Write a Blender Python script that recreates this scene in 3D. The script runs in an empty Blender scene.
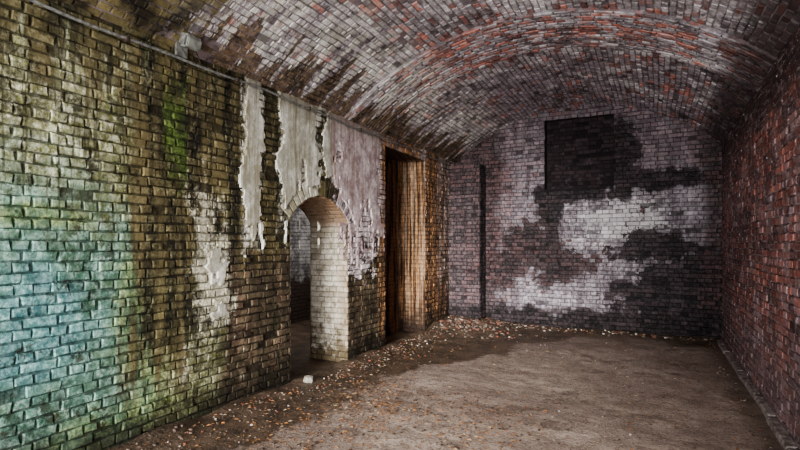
import bpy, math, random, bmesh
from mathutils import Vector, noise as mn
random.seed(7)
R = random.random
XL, XR, YB, YF = -3.7, 1.0, 9.8, -2.5
ZS, RISE = 3.3, 0.88
XC = (XL+XR)/2; HW = (XR-XL)/2
RV = (HW*HW+RISE*RISE)/(2*RISE); ZC = ZS+RISE-RV; AH = math.asin(HW/RV); ARC = 2*AH*RV
def NZ(x,y,z=0): return mn.noise(Vector((x,y,z)))

# ------------------------------------------------------------------ mesh accumulator
class Acc:
    def __init__(s): s.v=[]; s.f=[]; s.c=[]; s.m=[]
    def quad(s, pts, col=(0.5,0,0.5), mat=0):
        b=len(s.v); s.v+= [tuple(p) for p in pts]; s.c+=[col]*len(pts); s.f.append(tuple(range(b,b+len(pts)))); s.m.append(mat)
    def build(s, name, mats, smooth=False, parent=None):
        me=bpy.data.meshes.new(name); me.from_pydata(s.v,[],s.f); me.update()
        a=me.color_attributes.new(name="bk",type='FLOAT_COLOR',domain='POINT')
        flat=[]
        for c in s.c: flat += [c[0],c[1],c[2],1.0]
        a.data.foreach_set("color",flat)
        for m in mats: me.materials.append(m)
        me.polygons.foreach_set("material_index",s.m)
        if smooth: me.polygons.foreach_set("use_smooth",[True]*len(s.f))
        o=bpy.data.objects.new(name,me); bpy.context.collection.objects.link(o); o.parent=parent; return o

def brick(acc, fn, ua,ub,va,vb,h,mat=0,jit=0.003,joint=0.010,flip=False):
    g=joint/2; r=(R(),1.0,R())
    ua+=g; ub-=g; va+=g; vb-=g
    if ub-ua<0.02 or vb-va<0.015: return
    C=[(ua,va),(ub,va),(ub,vb),(ua,vb)]
    C=[(a+random.uniform(-jit,jit),b+random.uniform(-jit,jit)) for a,b in C]
    cu=(ua+ub)/2; cv=(va+vb)/2
    tu=random.uniform(-.02,.02); tv=random.uniform(-.03,.03)
    ins=random.uniform(.004,.010)
    b=len(acc.v)
    for k,(hh,i) in enumerate(((-0.004,0),(h-0.006,0.001),(h,ins))):
        for (a,c) in C:
            a2=a+(i if a<cu else -i); c2=c+(i if c<cv else -i)
            t=(a-cu)*tu+(c-cv)*tv if k else 0
            acc.v.append(tuple(fn(a2,c2,hh+t))); acc.c.append(r if k else (r[0],0.35,r[2]))
    def F(*ix):
        ix=ix[::-1] if flip else ix
        acc.f.append(tuple(b+i for i in ix)); acc.m.append(mat)
    for k in (0,4):
        for i in range(4):
            j=(i+1)%4; F(k+i,k+j,k+j+4,k+i+4)
    F(8,9,10,11)

def wall_bricks(acc, fn, u0,u1,v0,v1, L=0.225,H=0.075, excl=None, mat=0,h=0.012,hj=0.004,jit=0.003,miss=0.01,bond=2,joint=0.010):
    e=1e-3; p=Vector(fn(u0,v0,0)); du=Vector(fn(u0+e,v0,0))-p; dv=Vector(fn(u0,v0+e,0))-p; dn=Vector(fn(u0,v0,e))-p
    flip = du.cross(dv).dot(dn)<0
    n=max(1,int(round((v1-v0)/H))); H=(v1-v0)/n
    for r in range(n):
        va=v0+r*H; vb=va+H; vc=(va+vb)/2
        segs=[(u0,u1)]
        if excl:
            for (a,b) in excl(vc):
                ns=[]
                for s in segs:
                    if b<=s[0] or a>=s[1]: ns.append(s)
                    else:
                        if a>s[0]: ns.append((s[0],a))
                        if b<s[1]: ns.append((b,s[1]))
                segs=ns
        hd = (r%bond==1)
        P=L/2 if hd else L
        off = (L/4 if hd else 0)+random.uniform(-.02,.02)
        for (s0,s1) in segs:
            k=math.floor((s0-off)/P)
            u=off+k*P
            while u<s1:
                a=max(u,s0); b=min(u+P,s1); u+=P
                if b-a<0.03: continue
                dz=0.007*math.sin(a*2.3+r*.25)+.004*NZ(a*1.5,r*.8)
                hh=h+random.uniform(-hj,hj)
                if R()<miss: hh=-0.001
                brick(acc,fn,a,b,va+dz,vb+dz,hh,mat,jit,joint*random.uniform(.7,1.4),flip)

def sheet(acc,fn,mask,u0,u1,v0,v1,cell,h,mat):
    """thin ragged skin of render / plaster left on the wall"""
    nu=int((u1-u0)/cell); nv=int((v1-v0)/cell); idx={}; val={}
    for j in range(nv+1):
        for i in range(nu+1):
            val[i,j]=mask(u0+i*cell,v0+j*cell)
    def V(i,j):
        if (i,j) in idx: return idx[i,j]
        u=u0+i*cell; v=v0+j*cell; m=val[i,j]
        edge=any(val.get((i+a,j+b),1)<=0 for a in (-1,0,1) for b in (-1,0,1))
        hh=(0.004 if edge else h+.003*NZ(u*3,v*3,2)+.0015*NZ(u*14,v*14,5))
        u+=.3*cell*NZ(u*90,v*90,1); v+=.3*cell*NZ(u*90,v*90,8)
        idx[i,j]=len(acc.v); acc.v.append(tuple(fn(u,v,hh))); acc.c.append((.5,1,.5)); return idx[i,j]
    for j in range(nv):
        for i in range(nu):
            q=[(i,j),(i+1,j),(i+1,j+1),(i,j+1)]
            if sum(val[k]>0 for k in q)>=3:
                acc.f.append(tuple(V(*k) for k in q)); acc.m.append(mat)

# ------------------------------------------------------------------ node helper
class G:
    def __init__(s,name):
        s.mat=bpy.data.materials.new(name); s.mat.use_nodes=True; s.nt=s.mat.node_tree; s.N=s.nt.nodes; s.L=s.nt.links
        s.b=s.N["Principled BSDF"]
        tc=s.N.new("ShaderNodeTexCoord"); s.pos=tc.outputs["Object"]
        sx=s.N.new("ShaderNodeSeparateXYZ"); s.L.new(s.pos,sx.inputs[0]); s.x,s.y,s.z=sx.outputs
        at=s.N.new("ShaderNodeAttribute"); at.attribute_name="bk"
        sc=s.N.new("ShaderNodeSeparateColor"); s.L.new(at.outputs["Color"],sc.inputs[0]); s.r1,s.bf,s.r2=sc.outputs
    def put(s,inp,v):
        if isinstance(v,bpy.types.NodeSocket): s.L.new(v,inp)
        elif isinstance(v,tuple): inp.default_value=v+(1,) if len(v)==3 and len(inp.default_value)==4 else v
        else: inp.default_value=v
    def m(s,op,a,b=None,c=None,clamp=False):
        n=s.N.new("ShaderNodeMath"); n.operation=op; n.use_clamp=clamp
        s.put(n.inputs[0],a)
        if b is not None: s.put(n.inputs[1],b)
        if c is not None: s.put(n.inputs[2],c)
        return n.outputs[0]
    def add(s,a,*bs):
        for b in bs: a=s.m('ADD',a,b)
        return a
    def sub(s,a,b): return s.m('SUBTRACT',a,b)
    def mul(s,a,b): return s.m('MULTIPLY',a,b)
    def mx(s,a,*bs):
        for b in bs: a=s.m('MAXIMUM',a,b)
        return a
    def mn(s,a,*bs):
        for b in bs: a=s.m('MINIMUM',a,b)
        return a
    def cen(s,a,k): return s.m('MULTIPLY_ADD',a,k,-.5*k)
    def inv(s,a): return s.m('SUBTRACT',1.0,a)
    def vec(s,a,b,c):
        n=s.N.new("ShaderNodeCombineXYZ"); s.put(n.inputs[0],a); s.put(n.inputs[1],b); s.put(n.inputs[2],c); return n.outputs[0]
    def noise(s,scale,detail=5,rough=0.6,vec=None,dist=0.0):
        n=s.N.new("ShaderNodeTexNoise"); n.inputs["Scale"].default_value=scale; n.inputs["Detail"].default_value=detail
        n.inputs["Roughness"].default_value=rough; n.inputs["Distortion"].default_value=dist
        s.L.new(vec or s.pos,n.inputs["Vector"]); return n.outputs[0]
    def sm(s,x,a,b):
        n=s.N.new("ShaderNodeMapRange"); n.interpolation_type='SMOOTHSTEP'; s.put(n.inputs[0],x)
        if a<b: n.inputs[1].default_value=a; n.inputs[2].default_value=b; n.inputs[3].default_value=0; n.inputs[4].default_value=1
        else: n.inputs[1].default_value=b; n.inputs[2].default_value=a; n.inputs[3].default_value=1; n.inputs[4].default_value=0
        return n.outputs[0]
    def mix(s,f,a,b,mode='MIX'):
        n=s.N.new("ShaderNodeMix"); n.data_type='RGBA'; n.blend_type=mode
        s.put(n.inputs[0],f); s.put(n.inputs[6],a); s.put(n.inputs[7],b); return n.outputs[2]
    def scale(s,col,k):
        n=s.N.new("ShaderNodeVectorMath"); n.operation='SCALE'; s.put(n.inputs[0],col); s.put(n.inputs[3],k); return n.outputs[0]
    def ell(s,u,v,cu,cv,ru,rv):
        a=s.m('DIVIDE',s.sub(u,cu),ru); b=s.m('DIVIDE',s.sub(v,cv),rv)
        return s.sub(1.0,s.m('SQRT',s.add(s.mul(a,a),s.mul(b,b))))
    def finish(s,col,rough=0.8,bump=0.6,fine=55,dist=0.008,spec=0.2,gamma=1.0,sat=1.0):
        if gamma!=1.0:
            n=s.N.new("ShaderNodeGamma"); n.inputs[1].default_value=gamma; s.put(n.inputs[0],col); col=n.outputs[0]
        if sat!=1.0:
            n=s.N.new("ShaderNodeHueSaturation"); n.inputs["Saturation"].default_value=sat; s.put(n.inputs["Color"],col); col=n.outputs[0]
        s.put(s.b.inputs["Base Color"],col); s.put(s.b.inputs["Roughness"],rough); s.b.inputs["Specular IOR Level"].default_value=spec
        h=s.add(s.mul(s.noise(fine,6,.7),.6),s.noise(fine*.22,4,.6))
        b=s.N.new("ShaderNodeBump"); b.inputs["Strength"].default_value=bump; b.inputs["Distance"].default_value=dist
        s.L.new(h,b.inputs["Height"]); s.L.new(b.outputs[0],s.b.inputs["Normal"]); return s.mat

def simple(name,c1,c2,scale=20,rough=.7,metal=0,bump=.4):
    g=G(name); n=g.sm(g.noise(scale,6,.65),.35,.65); g.b.inputs["Metallic"].default_value=metal
    return g.finish(g.mix(n,c1,c2),rough,bump,scale*3)

def mat_left():
    g=G("algae_stained_whitewashed_brick"); y,z=g.y,g.z
    n1=g.noise(1.3,6,.62); n2=g.noise(5,7,.7); n3=g.noise(24,6,.75); n4=g.noise(11,6,.7)
    st=g.noise(1,6,.65,g.vec(g.mul(g.x,3.),g.mul(y,6.0),g.mul(z,.7)))
    st2=g.noise(1,5,.7,g.vec(g.mul(g.x,3.),g.mul(y,20.0),g.mul(z,1.1)))
    s1=g.sm(n1,.40,.60); s2=g.sm(n2,.40,.60); s3=g.sm(n3,.42,.62); s4=g.sm(n4,.42,.62); ss=g.sm(st,.4,.6); ss2=g.sm(st2,.42,.60)
    W=g.add(g.cen(n1,1.6),g.cen(n2,1.0),g.cen(n3,.4))
    D=g.add(g.cen(st,1.6),g.cen(st2,.7),g.cen(n2,.5))
    yw=g.add(y,g.mul(W,.35))
    brickc=g.mix(g.r1,(.05,.030,.020),(.19,.11,.07)); brickc=g.mix(g.mul(s3,.5),brickc,(.30,.25,.18))
    col=g.mix(s2,(.20,.20,.065),(.54,.55,.30)); col=g.mix(g.mul(s3,.8),col,(.92,.92,.74)); col=g.mix(g.mul(g.inv(s4),.7),col,(.06,.06,.02))
    col=g.mix(g.mul(g.inv(s1),.5),col,(.10,.108,.03))
    # teal, lower
    tm=g.mul(g.sm(g.add(g.sub(2.0,z),g.mul(W,1.0)),-.4,.45),g.sm(g.add(g.sub(2.66,y),g.mul(W,.8)),-.2,.3))
    teal=g.mix(s2,(.06,.20,.15),(.26,.55,.45)); teal=g.mix(g.mul(s3,.62),teal,(.58,.82,.72)); teal=g.mix(g.mul(g.inv(s4),.7),teal,(.03,.08,.05)); teal=g.mix(g.mul(g.sm(g.r1,.5,1),.45),teal,(.11,.16,.08))
    col=g.mix(g.mul(tm,.9),col,teal)
    bl=g.sm(g.add(g.ell(y,z,1.85,1.0,.5,.6),W),-.1,.5)
    col=g.mix(g.mul(bl,.5),col,g.mix(s3,(.05,.21,.27),(.28,.56,.62)))
    # green algae
    gr=g.mix(s3,(.065,.115,.013),(.34,.42,.12))
    gf=g.mx(g.ell(y,z,2.75,1.0,.42,.8),g.sub(g.mul(g.sub(.65,z),1.4),.1),g.ell(y,z,2.0,1.8,.5,.12))
    gm=g.sm(g.add(gf,W),.1,.6); gm=g.mul(gm,g.sm(y,3.6,3.1))
    col=g.mix(g.mul(gm,g.m('MULTIPLY_ADD',s4,.5,.30)),col,gr)
    # thin runs of grime down the near wall
    col=g.mix(g.mul(g.mul(g.sm(st2,.52,.62),g.sm(z,.9,2.4)),.78),col,(.045,.042,.015))
    # dark dripping damp
    dk=g.mix(ss,(.015,.012,.006),(.125,.10,.042)); dk=g.mix(g.mul(g.mul(s3,s4),.55),dk,(.31,.28,.15))
    br2=g.mix(g.mul(s2,.5),brickc,(.23,.19,.11)); br2=g.mix(g.mul(g.inv(s4),.6),br2,(.03,.022,.013)); br2=g.mix(g.mul(g.inv(ss),.6),br2,(.026,.022,.012))
    col=g.mix(g.sm(yw,3.35,3.55),col,br2)
    f=g.mn(g.mul(g.sub(y,2.72),2.5),g.mul(g.sub(5.35,y),2.5),g.sub(z,1.45)); col=g.mix(g.sm(g.add(f,g.mul(D,1.3),g.mul(W,.3)),-.19,.12),col,dk)
    f=g.mn(g.mul(g.sub(y,2.55),2.5),g.mul(g.sub(3.25,y),2.5),g.sub(z,.55)); col=g.mix(g.mul(g.sm(g.add(f,D),-.22,.18),.95),col,dk)
    f=g.mn(g.sub(z,2.78),g.sub(y,.9)); col=g.mix(g.mul(g.sm(g.add(f,g.mul(D,1.5)),-.12,.2),.9),col,dk)
    f=g.mn(g.mul(g.sub(y,2.84),5),g.mul(g.sub(3.08,y),5),g.sub(z,2.25),g.sub(3.0,z)); col=g.mix(g.mul(g.sm(g.add(f,g.mul(W,.8)),-.12,.3),.8),col,g.mix(s3,(.04,.075,.008),(.15,.24,.04)))
    # cream remains
    cr=g.mix(s3,(.40,.37,.26),(.84,.81,.66)); 
    f=g.mn(g.mul(g.sub(y,3.12),3),g.mul(g.sub(3.66,y),3),g.sub(z,.6),g.sub(2.05,z)); col=g.mix(g.mul(g.sm(g.add(f,g.mul(W,1.2),g.mul(D,.7)),.0,.3),.88),col,cr)
    wh=g.mix(s2,(.34,.32,.23),(.78,.76,.67))
    f=g.mx(g.sub(.16,g.m('ABSOLUTE',g.sub(y,3.9))),g.mn(g.sub(y,4.28),g.sub(5.05,y),g.mul(g.sub(z,1.8),.5))); f=g.mn(f,g.mul(g.sub(z,1.5),.5))
    col=g.mix(g.mul(g.sm(g.add(f,g.mul(W,.2),g.mul(D,.16)),-.01,.06),.8),col,wh)
    # beyond the doorway
    pk=g.mix(s2,(.32,.25,.26),(.76,.69,.70))
    pl=g.sm(g.add(g.cen(n2,2.2),g.cen(n1,1.5),g.cen(g.r1,.25),g.m('MINIMUM',g.mul(g.sub(z,1.3),.9),.24)),-.04,.05)
    beyond=g.mix(pl,br2,pk)
    col=g.mix(g.sm(yw,5.2,5.35),col,beyond)
    gre=g.mix(ss,(.06,.042,.04),(.60,.52,.50)); gre=g.mix(g.sm(g.add(z,W),1.2,.6),gre,(.035,.022,.018)); gre=g.mix(g.mul(ss2,.6),gre,(.42,.22,.11)); gre=g.mix(g.mul(g.inv(s4),.5),gre,(.05,.03,.026))
    col=g.mix(g.sm(y,8.25,8.3),col,gre)
    ru=g.mix(ss2,(.06,.03,.016),(.50,.26,.11)); col=g.mix(g.mul(g.mul(g.sm(y,6.45,6.65),g.sm(D,-.25,.05)),g.sm(y,9.2,8.5)),col,ru)
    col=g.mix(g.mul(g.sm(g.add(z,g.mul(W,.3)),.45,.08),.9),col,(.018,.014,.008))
    col=g.mix(g.mul(g.sm(g.noise(3.2,8,.78),.545,.605),.8),col,(.03,.028,.013))
    col=g.scale(col,g.m('MULTIPLY_ADD',g.r1,.55,.76))
    col=g.mix(g.mul(g.inv(g.bf),.8),col,g.scale(col,.24))
    return g.finish(col,g.m('MULTIPLY_ADD',s2,.25,.65),1.0,38,.018,gamma=1.15,sat=.98)

def mat_rust():
    g=G("rust_streaked_brick"); y,z,x=g.y,g.z,g.x
    q=g.add(x,g.mul(y,.3)); n2=g.noise(5,7,.7); s2=g.sm(n2,.4,.6); s4=g.sm(g.noise(12,6,.7),.42,.62)
    a=g.sm(g.noise(1,4,.7,g.vec(g.mul(q,34.),g.mul(q,3.),g.mul(z,.7))),.46,.58); b=g.sm(g.noise(1,5,.7,g.vec(g.mul(q,12.),3.0,g.mul(z,.5))),.46,.60)
    c=g.mix(a,(.05,.022,.010),(.62,.34,.16)); c=g.mix(g.mul(b,.45),c,(.76,.58,.42)); c=g.mix(g.mul(g.inv(s4),.4),c,(.05,.026,.013)); c=g.mix(g.sm(g.add(z,g.cen(n2,1.)),.6,.1),c,(.04,.024,.016))
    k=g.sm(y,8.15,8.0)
    d=g.mix(g.mul(a,.8),(.012,.009,.007),(.22,.10,.045))  # bay back near-black: recess shade painted in, with faint rust streaks
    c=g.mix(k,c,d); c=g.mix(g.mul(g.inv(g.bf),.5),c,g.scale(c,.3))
    return g.finish(c,.85,1.0,38,.014,gamma=1.1)

def mat_plaster():
    g=G("peeling_lime_plaster"); y,z=g.y,g.z
    s2=g.sm(g.noise(4,7,.7),.40,.60); s3=g.sm(g.noise(24,6,.75),.45,.65)
    st=g.sm(g.noise(1,6,.7,g.vec(g.x,g.mul(y,16.),g.mul(z,1.))),.46,.64)
    c=g.mix(s2,(.42,.41,.34),(.76,.76,.69)); c=g.mix(g.mul(st,.75),c,(.20,.165,.085)); c=g.mix(g.mul(s3,.4),c,(.28,.25,.17))
    p=g.mix(s2,(.38,.29,.30),(.76,.67,.67)); p=g.mix(g.mul(st,.65),p,(.24,.15,.12)); p=g.mix(g.mul(s3,.45),p,(.19,.11,.10))
    c=g.mix(g.sm(y,5.2,5.4),c,p); c=g.mix(g.mul(g.sm(z,3.0,3.3),.6),c,(.16,.13,.08))
    return g.finish(c,.8,.8,30,.012,gamma=1.15)

def mat_reveal():
    g=G("limewashed_brick_reveal"); n2=g.noise(6,7,.7); s2=g.sm(n2,.4,.60); s3=g.sm(g.noise(26,6,.75),.4,.6); W=g.cen(n2,2.)
    col=g.mix(s2,(.42,.38,.29),(.86,.82,.71)); col=g.mix(g.mul(s3,.4),col,(.26,.20,.12))
    col=g.mix(g.mul(g.sm(g.r1,.65,1),.45),col,(.22,.15,.10))
    col=g.mix(g.mul(g.sm(g.add(g.x,g.mul(W,.3)),-3.9,-3.72),.5),col,(.24,.13,.06))
    col=g.mix(g.mul(g.sm(g.add(g.z,g.mul(W,.5)),1.7,2.0),.8),col,(.22,.12,.06)); col=g.mix(g.sm(g.add(g.z,W),.55,.1),col,(.12,.09,.05))
    col=g.mix(g.mul(g.inv(g.bf),.75),col,g.scale(col,.3)); return g.finish(col,.85,1.0,35,.014,gamma=1.1)

def mat_inner():
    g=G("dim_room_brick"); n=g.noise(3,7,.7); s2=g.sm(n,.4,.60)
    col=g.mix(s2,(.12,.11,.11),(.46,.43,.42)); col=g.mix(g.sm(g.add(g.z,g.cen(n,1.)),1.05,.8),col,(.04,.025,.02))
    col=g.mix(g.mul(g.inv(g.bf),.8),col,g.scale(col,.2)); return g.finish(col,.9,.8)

def mat_right():
    g=G("exposed_red_brick"); n1=g.noise(1.3,6,.6); n2=g.noise(5,7,.7); s1=g.sm(n1,.42,.60); s2=g.sm(n2,.42,.60); s3=g.sm(g.noise(26,6,.75),.45,.62); W=g.add(g.cen(n1,1.5),g.cen(n2,1.))
    c=g.mix(g.r1,(.15,.042,.032),(.60,.19,.13)); c=g.mix(g.sm(g.r2,.6,.85),c,(.09,.045,.055))
    c=g.mix(g.mul(g.sm(g.r2,.30,.05),.6),c,(.56,.42,.42))
    c=g.mix(g.mul(s3,.45),c,(.66,.49,.49)); c=g.mix(g.mul(s2,.5),c,(.15,.075,.08))
    c=g.mix(g.mul(g.sm(g.noise(2.6,8,.78),.52,.59),.65),c,(.42,.32,.35))
    c=g.mix(g.mul(g.inv(s1),.5),c,(.045,.02,.02))
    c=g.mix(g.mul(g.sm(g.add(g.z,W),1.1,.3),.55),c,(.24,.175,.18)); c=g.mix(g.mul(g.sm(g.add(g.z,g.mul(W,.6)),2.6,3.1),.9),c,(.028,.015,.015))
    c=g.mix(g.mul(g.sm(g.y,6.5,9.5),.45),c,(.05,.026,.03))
    c=g.mix(g.mul(g.inv(g.bf),.9),c,g.mix(s2,(.03,.018,.018),(.40,.31,.32)))
    c=g.mix(g.mul(g.sm(g.noise(24,5,.85),.60,.65),.85),c,(.95,.88,.87))
    return g.finish(c,.85,1.0,38,.014,gamma=1.15)

def mat_back():
    g=G("peeling_limewash_brick"); x,z=g.x,g.z
    n1=g.noise(1.1,6,.62); n2=g.noise(3.6,8,.72); n3=g.noise(22,6,.75); s2=g.sm(n2,.42,.60); s3=g.sm(n3,.42,.62); s4=g.sm(g.noise(10,6,.7),.42,.6)
    st=g.noise(1,6,.65,g.vec(g.mul(x,8.),g.y,g.mul(z,.8))); D=g.cen(st,2.)
    jit=g.cen(g.r1,.45)
    W=g.add(g.cen(n1,2.4),g.cen(n2,2.8),jit,g.cen(n3,.7))
    pa=g.mix(s2,(.24,.20,.235),(.57,.52,.57)); pa=g.mix(g.mul(s3,.55),pa,(.84,.80,.84)); pa=g.mix(g.mul(g.inv(s4),.5),pa,(.12,.09,.105)); pa=g.mix(g.mul(g.sm(st,.48,.6),.5),pa,(.11,.085,.095))
    pa=g.mix(g.mul(g.sm(g.add(g.ell(x,z,-.6,2.05,1.0,.5),W),-.1,.5),.6),pa,(.88,.85,.87))
    br=g.mix(g.r1,(.035,.015,.014),(.19,.08,.07)); br=g.mix(g.mul(s3,.45),br,(.32,.25,.27)); bk=g.mix(g.r1,(.006,.005,.005),(.038,.026,.027)); bk=g.mix(g.mul(s3,.28),bk,(.20,.16,.18))
    c=g.mix(g.sm(g.add(W,-.38),-.12,.12),pa,g.mix(.55,br,bk))
    c=g.mix(g.mul(g.sm(g.add(g.ell(x,z,-2.7,1.9,.45,1.4),W),-.2,.4),.6),c,br)
    c=g.mix(g.mul(g.sm(g.add(g.mul(g.sub(z,2.45),.8),g.mul(W,.8),g.mul(D,.3)),.0,.5),.62),c,g.mix(.5,br,(.20,.155,.18)))
    f=g.mx(g.ell(x,z,-2.2,1.6,.6,.5),g.ell(x,z,-1.6,1.15,.55,.32),g.ell(x,z,-2.6,1.2,.4,.45))
    c=g.mix(g.mul(g.sm(g.add(f,g.mul(W,.9)),-.05,.16),.95),c,g.mix(.78,br,bk))
    f=g.mx(g.ell(x,z,.1,1.5,.6,.38),g.ell(x,z,.45,1.0,.95,.55),g.ell(x,z,.6,.6,1.1,.5),g.ell(x,z,-.5,.85,.3,.15))
    c=g.mix(g.mul(g.sm(g.add(f,g.mul(W,.9)),-.14,.08),.96),c,bk)
    f=g.mx(g.ell(x,z,-1.3,2.6,.9,.22),g.ell(x,z,-1.75,2.35,.22,.55),g.ell(x,z,.1,2.75,1.2,.18),g.ell(x,z,-.5,3.2,.25,.8)); f=g.add(f,g.mul(D,.5))
    c=g.mix(g.mul(g.sm(g.add(f,g.mul(W,.8)),-.06,.16),.94),c,bk)
    f=g.add(g.sub(-2.72,x),g.mul(W,.22),g.mul(D,.1)); c=g.mix(g.mul(g.sm(f,-.05,.14),.86),c,g.mix(.66,br,bk))
    f=g.sub(x,.75); c=g.mix(g.mul(g.sm(g.add(f,g.mul(W,.2)),-.2,.08),.85),c,g.mix(.7,br,bk))
    c=g.mix(g.sm(g.add(g.sub(.45,z),g.mul(W,.25)),-.05,.12),c,bk)
    c=g.scale(c,g.m('MULTIPLY_ADD',g.r1,.5,.78))
    c=g.mix(g.mul(g.inv(g.bf),.85),c,g.scale(c,.22))
    return g.finish(c,.8,1.0,38,.014,gamma=1.15)

def mat_ceil():
    g=G("vault_flaking_paint_brick"); x,y,z=g.x,g.y,g.z
    n1=g.noise(1.1,6,.6); n2=g.noise(3.8,8,.72); n3=g.noise(22,6,.75); s2=g.sm(n2,.40,.60); s3=g.sm(n3,.42,.62); s4=g.sm(g.noise(10,6,.7),.42,.6)
    pa=g.mix(s2,(.30,.26,.285),(.72,.66,.69)); pa=g.mix(g.mul(s3,.55),pa,(.96,.93,.95)); pa=g.mix(g.mul(g.sm(g.r2,.6,1),.55),pa,(.16,.11,.12)); pa=g.mix(g.mul(g.inv(s4),.55),pa,(.13,.10,.105))
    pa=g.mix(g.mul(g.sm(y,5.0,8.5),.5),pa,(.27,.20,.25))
    pa=g.mix(g.mul(g.sm(g.noise(1.6,7,.7,g.vec(g.add(x,9.),y,z)),.52,.60),.7),pa,g.mix(s3,(.62,.58,.60),(.97,.95,.95)))
    red=g.mix(g.r1,(.14,.04,.028),(.58,.18,.11)); red=g.mix(g.mul(s3,.5),red,(.62,.48,.49))
    k=g.add(g.cen(n1,2.2),g.cen(n2,2.4),g.cen(g.r2,1.1),g.cen(n3,1.0))
    ring=g.mul(g.sm(y,5.3,5.9),g.sm(y,7.6,6.6))
    k=g.add(k,g.mul(ring,.20),g.mul(g.m('MAXIMUM',g.ell(x,y,-2.4,3.8,.6,1.2),0.),.4))
    peel=g.sm(k,.36,.48)
    c=g.mix(g.mul(peel,.92),pa,red)
    c=g.mix(g.mul(g.sm(g.noise(2.0,8,.8),.53,.59),.8),c,g.mix(s3,(.028,.02,.02),(.16,.115,.11)))
    st=g.noise(1,6,.65,g.vec(g.mul(x,.9),g.mul(y,5.),g.mul(z,.9))); st2=g.noise(1,5,.7,g.vec(x,g.mul(y,14.),z))
    c=g.mix(g.mul(g.mul(g.sm(x,-2.2,-3.0),g.sm(st2,.45,.54)),.8),c,g.mix(s2,(.60,.58,.50),(.97,.96,.90)))
    dk=g.mix(s3,(.025,.016,.008),(.18,.11,.055)); dk=g.mix(g.mul(s2,.3),dk,(.24,.16,.09))
    f=g.add(g.sub(-3.38,x),g.cen(st,2.2),g.cen(st2,.7),g.cen(n2,.5)); c=g.mix(g.mul(g.sm(f,-.02,.07),.94),c,dk)
    f=g.add(g.mn(g.sub(3.1,y),g.sub(-2.65,x)),g.cen(n2,1.6),g.cen(n1,.8)); c=g.mix(g.mul(g.sm(f,-.1,.2),.92),c,g.mix(s2,(.022,.017,.008),(.17,.14,.06)))
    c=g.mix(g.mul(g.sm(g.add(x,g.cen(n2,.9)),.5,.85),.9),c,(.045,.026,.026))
    c=g.scale(c,g.m('MULTIPLY_ADD',g.r1,.5,.78))
    c=g.mix(g.mul(g.inv(g.bf),.85),c,g.mix(s2,g.scale(c,.2),(.24,.19,.20)))
    return g.finish(c,.85,1.0,38,.014,gamma=1.15)

def mat_floor():
    g=G("compacted_dirt_floor"); x,y=g.x,g.y
    n1=g.noise(.9,6,.6); n2=g.noise(3.5,8,.7); n3=g.noise(36,7,.8); s1=g.sm(n1,.40,.60); s2=g.sm(n2,.40,.60); s3=g.sm(n3,.42,.60); W=g.add(g.cen(n1,1.5),g.cen(n2,1.2),g.cen(n3,.3))
    c=g.mix(s2,(.34,.25,.20),(.60,.47,.39)); c=g.mix(g.mul(s3,.55),c,(.82,.70,.60)); c=g.mix(g.mul(g.inv(s1),.5),c,(.20,.14,.115))
    c=g.mix(g.mul(g.sm(g.noise(1.8,8,.75),.51,.61),.6),c,(.14,.095,.075))
    c=g.mix(g.mul(g.sm(g.ell(x,y,-1.2,5.2,2.3,3.6),.55,-.1),.35),c,(.16,.11,.09))  # darker outside a central ellipse, painting a pool of light mid-floor
    c=g.mix(g.mul(g.sm(g.noise(14,7,.8),.54,.62),.55),c,(.11,.075,.055))
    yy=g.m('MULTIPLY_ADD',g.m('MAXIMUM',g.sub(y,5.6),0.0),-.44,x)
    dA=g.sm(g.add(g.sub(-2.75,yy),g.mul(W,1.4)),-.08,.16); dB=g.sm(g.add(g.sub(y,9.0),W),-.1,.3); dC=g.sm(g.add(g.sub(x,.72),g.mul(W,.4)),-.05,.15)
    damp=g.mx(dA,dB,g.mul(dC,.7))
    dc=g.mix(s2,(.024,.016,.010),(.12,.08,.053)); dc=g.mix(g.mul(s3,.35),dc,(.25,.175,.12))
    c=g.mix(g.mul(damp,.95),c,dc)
    c=g.mix(g.mul(g.sm(g.noise(60,4,.7),.64,.69),.6),c,(.92,.84,.72)); c=g.mix(g.mul(g.sm(g.noise(45,4,.7),.41,.36),.85),c,(.06,.038,.026))
    return g.finish(c,g.m('MULTIPLY_ADD',damp,-.40,.92),1.0,45,.028,gamma=1.1)

ML,MP,MR,MK,MC,MF,MV,MI,MU=mat_left(),mat_plaster(),mat_right(),mat_back(),mat_ceil(),mat_floor(),mat_reveal(),mat_inner(),mat_rust()

# ------------------------------------------------------------------ WALL LEFT with arched doorway and blocked bay
DY0,DY1,DS,DT=4.5,5.7,1.9,2.2; DC=(DY0+DY1)/2; DW=(DY1-DY0)/2; DR=(DW*DW+(DT-DS)**2)/(2*(DT-DS)); DZ=DT-DR; DA=math.asin(DW/DR); RO=DR+0.215; TH=0.62
A=Acc()
fl=lambda u,v,h:(XL+h,u,v)
PY0,PY1,PT,PD=6.75,8.25,3.12,0.45
def ex(v):
    o=[]
    if v<DS-0.0: o.append((DY0,DY1))
    elif v<DZ+RO:
        w=math.sqrt(max(0,RO*RO-(v-DZ)**2)); w=min(w,(v-DZ)*math.tan(DA)+.02); o.append((DC-w,DC+w))
    if v<PT: o.append((PY0,PY1))
    return o
wall_bricks(A,fl,YF,YB,0,ZS+.04,excl=ex,h=.013,hj=.007,jit=.007,miss=.03,joint=.012)
for i in range(15):
    a0=-DA+2*DA*i/15; a1=-DA+2*DA*(i+1)/15
    fa=lambda u,v,h:(XL+h,DC+v*math.sin(u/DR),DZ+v*math.cos(u/DR))
    brick(A,fa,a0*DR,a1*DR,DR,DR+.215,.012+random.uniform(-.004,.004),0,.005,.012)
XP=XL-PD
wall_bricks(A,lambda u,v,h:(XP+h,u,v),PY0,PY1,0,PT,mat=3,h=.012,jit=.004)
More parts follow.
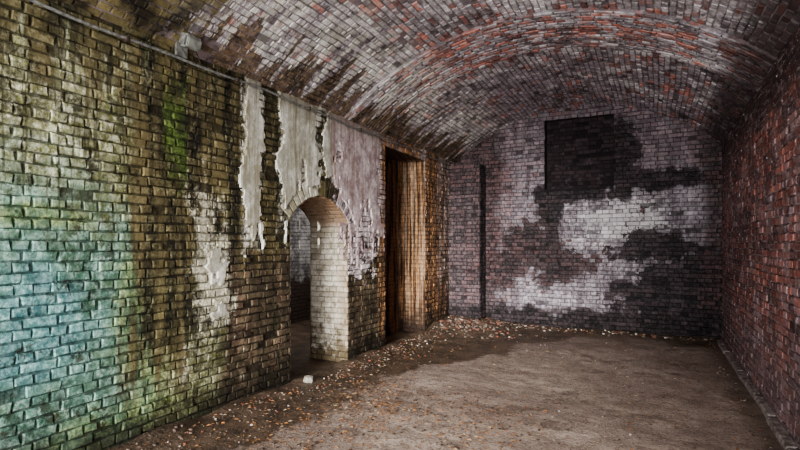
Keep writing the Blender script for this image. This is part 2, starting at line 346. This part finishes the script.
A.quad([(XP,PY0,-.1),(XP,PY1,-.1),(XP,PY1,PT),(XP,PY0,PT)],mat=3)
for yy,s in ((PY0,1),(PY1,-1)):
    A.quad([(XL,yy,-.1),(XP,yy,-.1),(XP,yy,PT),(XL,yy,PT)],mat=3)
    wall_bricks(A,lambda u,v,h:(XL+.01-u,yy+s*h,v),0,PD,0,PT,mat=3,h=.012,jit=.004)
A.quad([(XL,PY0,PT),(XL,PY1,PT),(XP,PY1,PT),(XP,PY0,PT)],mat=3)
T=ZS+.05
A.quad([(XL,YF,-.1),(XL,DY0,-.1),(XL,DY0,T),(XL,YF,T)]); A.quad([(XL,DY1,-.1),(XL,PY0,-.1),(XL,PY0,T),(XL,DY1,T)])
A.quad([(XL,PY1,-.1),(XL,YB,-.1),(XL,YB,T),(XL,PY1,T)]); A.quad([(XL,PY0,PT),(XL,PY1,PT),(XL,PY1,T),(XL,PY0,T)])
n=16
for i in range(n):
    a0=-DA+2*DA*i/n; a1=-DA+2*DA*(i+1)/n
    p0=(DC+DR*math.sin(a0),DZ+DR*math.cos(a0)); p1=(DC+DR*math.sin(a1),DZ+DR*math.cos(a1))
    A.quad([(XL,p0[0],p0[1]),(XL,p1[0],p1[1]),(XL,p1[0],T),(XL,p0[0],T)])
    A.quad([(XL,p0[0],p0[1]),(XL,p1[0],p1[1]),(XL-TH,p1[0],p1[1]),(XL-TH,p0[0],p0[1])],mat=1)
A.quad([(XL,DY1,-.1),(XL-TH,DY1,-.1),(XL-TH,DY1,DS),(XL,DY1,DS)],mat=1)
A.quad([(XL,DY0,-.1),(XL-TH,DY0,-.1),(XL-TH,DY0,DS),(XL,DY0,DS)],mat=1)
wall_bricks(A,lambda u,v,h:(XL+.01-u,DY1-h,v),0,TH,0,DS+.02,mat=1,h=.012,jit=.004)
wall_bricks(A,lambda u,v,h:(XL+.01-u,DY0+h,v),0,TH,0,DS+.02,mat=1,h=.012,jit=.004)
wall_bricks(A,lambda u,v,h:(XL+.01-u,DC+(DR-h)*math.sin(v/DR),DZ+(DR-h)*math.cos(v/DR)),0,TH,-DA*DR,DA*DR,mat=1,h=.01)
def pm(y,z):
    n=.10*NZ(y*3,z*3,1)+.06*NZ(y*9,z*9,2)+.035*NZ(y*26,z*26,3)
    dr=.5*NZ(y*6,z*.6,4)+.35*NZ(y*17,z*.9,5)
    a=min(.15-abs(y-3.9-.10*NZ(0,z*1.6,6)), .5*(z-1.6-dr))+n*.8
    b=min(y-4.28,5.06-y,.5*(z-2.0-dr*1.3))+n*1.2
    c=min(y-5.36,6.68-y,.5*(z-1.45-dr*1.6))+n*2.5-.07
    d=min(y-5.0,5.5-y,.5*(z-2.45-dr))+n*1.4-.02
    e=min(y-3.12,3.58-y,z-.9,1.75-z)*.6+n*2.0-.10
    ds=math.hypot(y-DC,z-DZ)-RO*.90
    m=max(a,b,c,d,e)
    m=min(m,.055+abs(y-5.12-.12*NZ(3,z*1.5,9))-.12+n)
    return min(m,ds if z>DS else 1)
sheet(A,fl,pm,3.0,6.74,.8,3.29,.015,.021,2)
A.build("wall_left",[ML,MV,MP,MU])

# ------------------------------------------------------------------ side room behind the doorway
IX0,IX1,IY0,IY1,IZ=-6.6,XL-TH,3.4,9.4,2.9
A=Acc()
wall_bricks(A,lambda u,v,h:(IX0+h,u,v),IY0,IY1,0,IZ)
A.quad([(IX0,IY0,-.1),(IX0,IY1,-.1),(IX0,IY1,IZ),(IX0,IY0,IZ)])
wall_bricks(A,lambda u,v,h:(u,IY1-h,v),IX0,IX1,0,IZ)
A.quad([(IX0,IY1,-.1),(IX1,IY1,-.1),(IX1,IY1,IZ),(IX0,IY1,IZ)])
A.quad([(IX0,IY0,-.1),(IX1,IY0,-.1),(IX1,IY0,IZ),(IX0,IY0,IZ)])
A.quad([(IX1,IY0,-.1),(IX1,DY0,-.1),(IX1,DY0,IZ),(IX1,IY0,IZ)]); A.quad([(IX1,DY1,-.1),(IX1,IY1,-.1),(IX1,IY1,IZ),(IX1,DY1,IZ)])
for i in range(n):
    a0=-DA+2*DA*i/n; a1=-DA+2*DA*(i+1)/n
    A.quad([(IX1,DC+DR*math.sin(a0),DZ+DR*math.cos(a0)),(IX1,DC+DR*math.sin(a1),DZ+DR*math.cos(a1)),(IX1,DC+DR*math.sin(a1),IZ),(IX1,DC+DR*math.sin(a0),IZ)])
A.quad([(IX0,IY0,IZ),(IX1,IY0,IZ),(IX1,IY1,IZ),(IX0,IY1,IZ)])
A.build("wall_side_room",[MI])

# ------------------------------------------------------------------ WALL RIGHT
A=Acc()
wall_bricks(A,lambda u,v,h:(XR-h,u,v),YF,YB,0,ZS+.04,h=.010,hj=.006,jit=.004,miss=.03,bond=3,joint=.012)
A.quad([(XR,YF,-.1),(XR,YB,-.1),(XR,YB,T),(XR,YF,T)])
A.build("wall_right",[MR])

# ------------------------------------------------------------------ WALL BACK with blocked opening and corner pier
g=G("near_black_brick"); c=g.mix(g.r1,(.008,.006,.007),(.045,.030,.032)); c=g.mix(g.mul(g.sm(g.noise(5,7,.75),.54,.64),.45),c,(.15,.11,.13)); c=g.mix(g.mul(g.inv(g.bf),.7),c,(.006,.005,.006))
MS=g.finish(c,.9,.8)
A=Acc(); WX0,WX1,WZ0,WZ1=-1.88,-.66,2.66,4.0
CX1,CP,CZ1=-3.05,.38,3.19
def exb(v):
    o=[]
    if v>ZS:
        w=math.sqrt(max(0,RV*RV-(v-ZC)**2))+.05; o+=[(XL-1,XC-w),(XC+w,XR+1)]
    if WZ0<v<WZ1: o.append((WX0+.03*NZ(v*5,1),WX1+.03*NZ(v*5,2)))
    if v<CZ1: o.append((XL-1,CX1))
    return o
wall_bricks(A,lambda u,v,h:(u,YB-h,v),XL,XR,0,4.2,excl=exb,h=.012,hj=.006,jit=.005,miss=.04)
for a,b,c,d in ((XL,WX0,-.1,4.3),(WX1,XR,-.1,4.3),(WX0,WX1,-.1,WZ0),(WX0,WX1,WZ1,4.3)):
    A.quad([(a,YB,c),(b,YB,c),(b,YB,d),(a,YB,d)])
YP=YB-CP
A.quad([(XL,YP,-.1),(CX1,YP,-.1),(CX1,YP,CZ1),(XL,YP,CZ1)]); A.quad([(CX1,YP,-.1),(CX1,YB,-.1),(CX1,YB,CZ1),(CX1,YP,CZ1)],mat=1); A.quad([(XL,YP,CZ1),(CX1,YP,CZ1),(CX1,YB,CZ1),(XL,YB,CZ1)])
wall_bricks(A,lambda u,v,h:(u,YP-h,v),XL+.01,CX1,0,CZ1,h=.012,hj=.005,jit=.005,miss=.04)
wall_bricks(A,lambda u,v,h:(CX1+h,YP-.01+u,v),0,CP,0,CZ1,mat=1,h=.012)  # pier side in near-black brick, its shade put into the colour
def reveal(a,b,c,d,D):
    for p in ([(a,YB-.008,c),(b,YB-.008,c),(b,D,c),(a,D,c)],[(a,YB-.008,d),(b,YB-.008,d),(b,D,d),(a,D,d)],[(a,YB-.008,c),(a,D,c),(a,D,d),(a,YB-.008,d)],[(b,YB-.008,c),(b,D,c),(b,D,d),(b,YB-.008,d)]):
        A.quad(p,(.5,.8,.5),1)
D=YB+.22
reveal(WX0,WX1,WZ0,WZ1,D)
A.build("wall_back",[MK,MS])
A=Acc()
A.quad([(WX0,D,WZ0),(WX1,D,WZ0),(WX1,D,WZ1),(WX0,D,WZ1)])
wall_bricks(A,lambda u,v,h:(u,D-h,v),WX0,WX1,WZ0,WZ1,h=.012,hj=.006,miss=.05)
A.build("window_1",[MS])

# ------------------------------------------------------------------ VAULT
A=Acc()
def fv(drop):
    def f(u,v,h):
        a=-AH+v/RV; r=RV-drop-h; return (XC+r*math.sin(a),u,ZC+r*math.cos(a))
    return f
RY0,RY1,RD=5.6,6.7,.025
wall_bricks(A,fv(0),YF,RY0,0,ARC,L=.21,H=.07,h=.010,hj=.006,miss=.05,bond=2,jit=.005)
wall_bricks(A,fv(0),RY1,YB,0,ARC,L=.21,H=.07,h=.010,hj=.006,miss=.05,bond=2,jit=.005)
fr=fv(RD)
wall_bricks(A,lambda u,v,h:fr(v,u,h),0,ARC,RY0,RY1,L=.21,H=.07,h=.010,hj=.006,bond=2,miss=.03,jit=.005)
ns=48
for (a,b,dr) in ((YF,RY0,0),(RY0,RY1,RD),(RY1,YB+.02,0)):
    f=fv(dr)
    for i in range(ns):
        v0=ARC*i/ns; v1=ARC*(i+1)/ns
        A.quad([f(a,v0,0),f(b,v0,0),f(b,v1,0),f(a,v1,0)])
for yy in (RY0,RY1):
    f0=fv(0); f1=fv(RD+.004); nb=68
    for i in range(nb):
        v0=ARC*i/nb; v1=ARC*(i+1)/nb
        A.quad([f0(yy,v0,0),f0(yy,v1,0),f1(yy,v1,0),f1(yy,v0,0)],(R(),.3,R()))
A.build("ceiling",[MC])

# ------------------------------------------------------------------ FLOOR
A=Acc(); nx,ny=150,220; fx0,fx1=-6.7,XR+.02
def fh(x,y):
    h=.018*NZ(x*.8,y*.8,0)+.010*NZ(x*4,y*4,3)
    if x>XL-.1:
        d=x-XL
        inside=1-max(0,1-abs(y-DC)/.9)
        h+=.09*math.exp(-(d/.28)**2)*(.6+.6*NZ(y*2,1,7))*inside
        h+=.17*math.exp(-((x+3.2)/.75)**2-((y-9.1)/.8)**2)*(1+.5*NZ(x*4,y*4,9))
        h+=.05*math.exp(-((YB-y)/.3)**2)
    return h
for j in range(ny+1):
    for i in range(nx+1):
        x=fx0+(fx1-fx0)*i/nx; y=YF+(YB+.05-YF)*j/ny
        A.v.append((x,y,fh(x,y))); A.c.append((.5,1,.5))
for j in range(ny):
    for i in range(nx):
        b=j*(nx+1)+i; A.f.append((b,b+1,b+nx+2,b+nx+1)); A.m.append(0)
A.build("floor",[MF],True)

A=Acc(); y=YF
while y<YB-.1:
    L=min(random.uniform(.5,.9),YB-y); w=.075+random.uniform(-.008,.008); hh=.045+random.uniform(-.01,.01)
    x0=XR-.02; c=(R(),1,R())
    P=[(x0-w,y+.006,-.03),(x0-w+.004,y+.008,hh-.012),(x0-w+.014,y+.012,hh),(x0,y+.012,hh)]
    Q=[(p[0],2*y+L-p[1],p[2]) for p in P]
    for k in range(3): A.quad([P[k],Q[k],Q[k+1],P[k+1]],c)
    A.quad(P,c); A.quad(Q[::-1],c); y+=L
A.build("baseboard_right",[simple("weathered_kerb_stone",(.10,.075,.07),(.42,.36,.33),14)])

# ------------------------------------------------------------------ ground litter
def empty(n):
    e=bpy.data.objects.new(n,None); bpy.context.collection.objects.link(e); return e
lit=empty("leaf_litter")
def blocked(x,y,m=.07):
    return x<XL+m or x>XR-.14 or y>YB-.08 or (x<XL+.28 and abs(y-4.66)<.2) or (x<CX1+.06 and y>YP-.08)
A=Acc()
def leaf(x,y,s,z):
    a=R()*6.283; ca,sa=math.cos(a),math.sin(a); c=(R(),1,R()); cur=random.uniform(.1,.5)*s; ti=random.uniform(-.25,.25)
    pr=[(-.5,0),(-.25,.2),(.1,.26),(.38,.14),(.56,0),(.38,-.14),(.1,-.26),(-.25,-.2)]
    b=len(A.v)
    for (u,w) in pr+[(-.2,0),(.12,0)]:
        zz=z+.005+abs(w)*cur*1.6+u*u*cur*.4+u*ti*s*.3+.012*s
        A.v.append((x+s*(u*ca-w*sa),y+s*(u*sa+w*ca),zz)); A.c.append(c)
    for f in ((0,8,1),(1,8,9,2),(2,9,3),(3,9,4),(0,7,8),(7,6,9,8),(6,5,9),(5,4,9)):
        A.f.append(tuple(b+i for i in f)); A.m.append(0)
cl=[(random.uniform(-3.0,-1.0),random.uniform(2.7,5.0)) for _ in range(18)]
for i in range(3100):
    if i<1700:
        cx,cy=random.choice(cl); x=random.gauss(cx,.24); y=random.gauss(cy,.26)
    elif i<2300: x=XL+.09+abs(random.gauss(0,.35)); y=random.uniform(1.5,9.5)
    else: x=random.uniform(-3.5,.8); y=random.uniform(2.2,9)
    if blocked(x,y,.08): continue
    leaf(x,y,random.uniform(.014,.042),fh(x,y))
g=G("dry_leaf"); c=g.mix(g.r1,(.20,.08,.03),(.62,.29,.10)); c=g.mix(g.sm(g.r2,.8,.95),c,(.6,.45,.28)); c=g.mix(g.sm(g.r2,.50,.3),c,(.06,.035,.02))
A.build("leaves",[g.finish(c,.8,.3)],parent=lit)

A=Acc()
def stone(x,y,s,z):
    b=len(A.v); c=(R(),1,R()); sx,sy,sz=[random.uniform(.6,1.1)*s for _ in range(3)]; sz*=.7; a=R()*3.14
    for (zz,rr) in [(-.7,.75),(.0,1.0),(.6,.72)]:
        for k in range(7):
            t=k/7*6.283; q=rr*random.uniform(.82,1.15); px,py=sx*q*math.cos(t),sy*q*math.sin(t)
            A.v.append((x+px*math.cos(a)-py*math.sin(a),y+px*math.sin(a)+py*math.cos(a),z+sz*.35+sz*zz+random.uniform(-.08,.08)*sz)); A.c.append(c)
    A.v.append((x,y,z+sz*1.15)); A.c.append(c)
    for q in range(2):
        for k in range(7):
            l=(k+1)%7; A.f.append((b+q*7+k,b+q*7+l,b+q*7+l+7,b+q*7+k+7)); A.m.append(0)
    for k in range(7): A.f.append((b+14+k,b+14+(k+1)%7,b+21)); A.m.append(0)
for i in range(2200):
    t=R()
    if t<.28: x=XL+.09+abs(random.gauss(0,.25)); y=random.uniform(1.5,9.6); s=random.uniform(.004,.020)
    elif t<.42: x=random.gauss(-3.0,.4); y=random.gauss(8.9,.4); s=random.uniform(.008,.04)
    elif t<.5: x=random.uniform(-3.0,.9); y=YB-.1-abs(random.gauss(0,.12)); s=random.uniform(.01,.03)
    elif t<.58: x=XR-.16-abs(random.gauss(0,.08)); y=random.uniform(1,9.6); s=random.uniform(.005,.015)
    else: x=random.uniform(-3.5,.8); y=random.uniform(2,9.6); s=random.uniform(.003,.010)
    if blocked(x,y,.08): continue
    stone(x,y,s,fh(x,y))
g=G("rubble_stone"); c=g.mix(g.r1,(.05,.03,.024),(.24,.18,.14)); c=g.mix(g.sm(g.r2,.93,.95),c,(.60,.55,.48)); c=g.mix(g.sm(g.r2,.2,.1),c,(.20,.06,.035))
A.build("crumbled_stone",[g.finish(c,.9,.5)],parent=lit)
A=Acc(); stone(XL+.14,4.66,.09,fh(XL+.14,4.66)); A.build("limestone_block",[simple("pale_limestone",(.22,.20,.155),(.38,.36,.30),12)])

# ------------------------------------------------------------------ conduit, flood lamp
def tube(name,pts,r,mat,parent=None,res=3):
    cu=bpy.data.curves.new(name,'CURVE'); cu.dimensions='3D'; cu.bevel_depth=r; cu.bevel_resolution=res; cu.use_fill_caps=True
    sp=cu.splines.new('POLY'); sp.points.add(len(pts)-1)
    for i,p in enumerate(pts): sp.points[i].co=(*p,1)
    cu.materials.append(mat); o=bpy.data.objects.new(name,cu); bpy.context.collection.objects.link(o)
    if parent: o.parent=parent
    return o
def boxo(name,c,s,mat,parent,bev=.006,rot=(0,0,0)):
    bm=bmesh.new(); bmesh.ops.create_cube(bm,size=1); bmesh.ops.scale(bm,vec=s,verts=bm.verts); bmesh.ops.bevel(bm,geom=bm.edges[:],offset=bev,segments=2,affect='EDGES')
    me=bpy.data.meshes.new(name); bm.to_mesh(me); bm.free(); me.materials.append(mat); o=bpy.data.objects.new(name,me); o.location=c; o.rotation_euler=rot
    bpy.context.collection.objects.link(o); o.parent=parent; return o
pvc=simple("grimy_grey_conduit",(.07,.07,.066),(.22,.22,.205),25,.5); iron=simple("corroded_iron",(.008,.007,.007),(.05,.03,.022),18,.8)
hous=simple("dirty_cast_aluminium",(.07,.07,.062),(.20,.20,.18),20,.6,.1); glass=simple("dusty_lamp_glass",(.10,.11,.10),(.22,.23,.2),9,.25)
cz=3.215
e=empty("electrical_conduit")
pts=[]; y=YF
while y<=9.25: pts.append((XL+.046,y,cz+.012*math.sin(y*1.9)+.007*math.sin(y*5.1))); y+=.15
tube("pipe",pts,.0115,pvc,e)
y=YF+.4
while y<9.2:
    boxo("clip",(XL+.044,y,cz+.012*math.sin(y*1.9)),(.044,.028,.042),iron,e,.004); y+=1.15
f=empty("floodlight")
boxo("wall_plate",(XL+.045,3.0,3.29),(.02,.12,.12),hous,f,.004)
boxo("bracket_arm",(XL+.09,3.0,3.33),(.10,.03,.025),hous,f,.004)
boxo("housing",(XL+.16,3.0,3.335),(.10,.17,.11),hous,f,.018,(0,.35,0))
boxo("lens",(XL+.198,3.0,3.315),(.03,.14,.08),glass,f,.008,(0,.35,0))
for k in range(5): boxo("cooling_fin",(XL+.145,2.94+k*.03,3.39),(.07,.006,.022),hous,f,.002,(0,.35,0))
tube("supply_cable",[(XL+.12,3.08,3.31),(XL+.08,3.15,3.27),(XL+.05,3.2,3.235)],.006,iron,f)

# ------------------------------------------------------------------ light
w=bpy.data.worlds.new("overcast"); bpy.context.scene.world=w; w.use_nodes=True
w.node_tree.nodes["Background"].inputs[0].default_value=(.88,.93,1,1); w.node_tree.nodes["Background"].inputs[1].default_value=2.2
def area(name,loc,rot,sx,sy,e,col=(1,1,1)):
    l=bpy.data.lights.new(name,'AREA'); l.shape='RECTANGLE'; l.size=sx; l.size_y=sy; l.energy=e; l.color=col
    o=bpy.data.objects.new(name,l); o.location=loc; o.rotation_euler=rot; bpy.context.collection.objects.link(o)
area("daylight_at_tunnel_mouth",(XC+.5,YF+.3,1.9),(math.radians(90),0,math.radians(16)),3.6,3.0,280,(1,.985,.96))
area("vault_uplight_fill",(XC,YF+.1,.5),(math.radians(120),0,0),4.4,1.0,230,(1,.97,.95))  # unseen up-light added to brighten the vault
l=bpy.data.lights.new("deep_fill_sun",'SUN'); l.energy=10; l.angle=math.radians(20); l.color=(1,.965,.92)  # low sun added so that light reaches the back wall evenly
o=bpy.data.objects.new("deep_fill_sun",l); o.rotation_euler=(math.radians(90-9),0,math.radians(11)); bpy.context.collection.objects.link(o)
area("side_room_daylight",(-4.8,6.9,2.6),(math.radians(50),0,math.radians(60)),1.0,.8,50,(1,.98,.94))

cam=bpy.data.cameras.new("cam"); cam.lens=22.5; cam.sensor_width=36; cam.shift_y=.025; cam.clip_start=.05
o=bpy.data.objects.new("cam",cam); o.location=(0,0,1.6); o.rotation_euler=(math.pi/2,0,math.radians(27)); bpy.context.collection.objects.link(o)
bpy.context.scene.camera=o
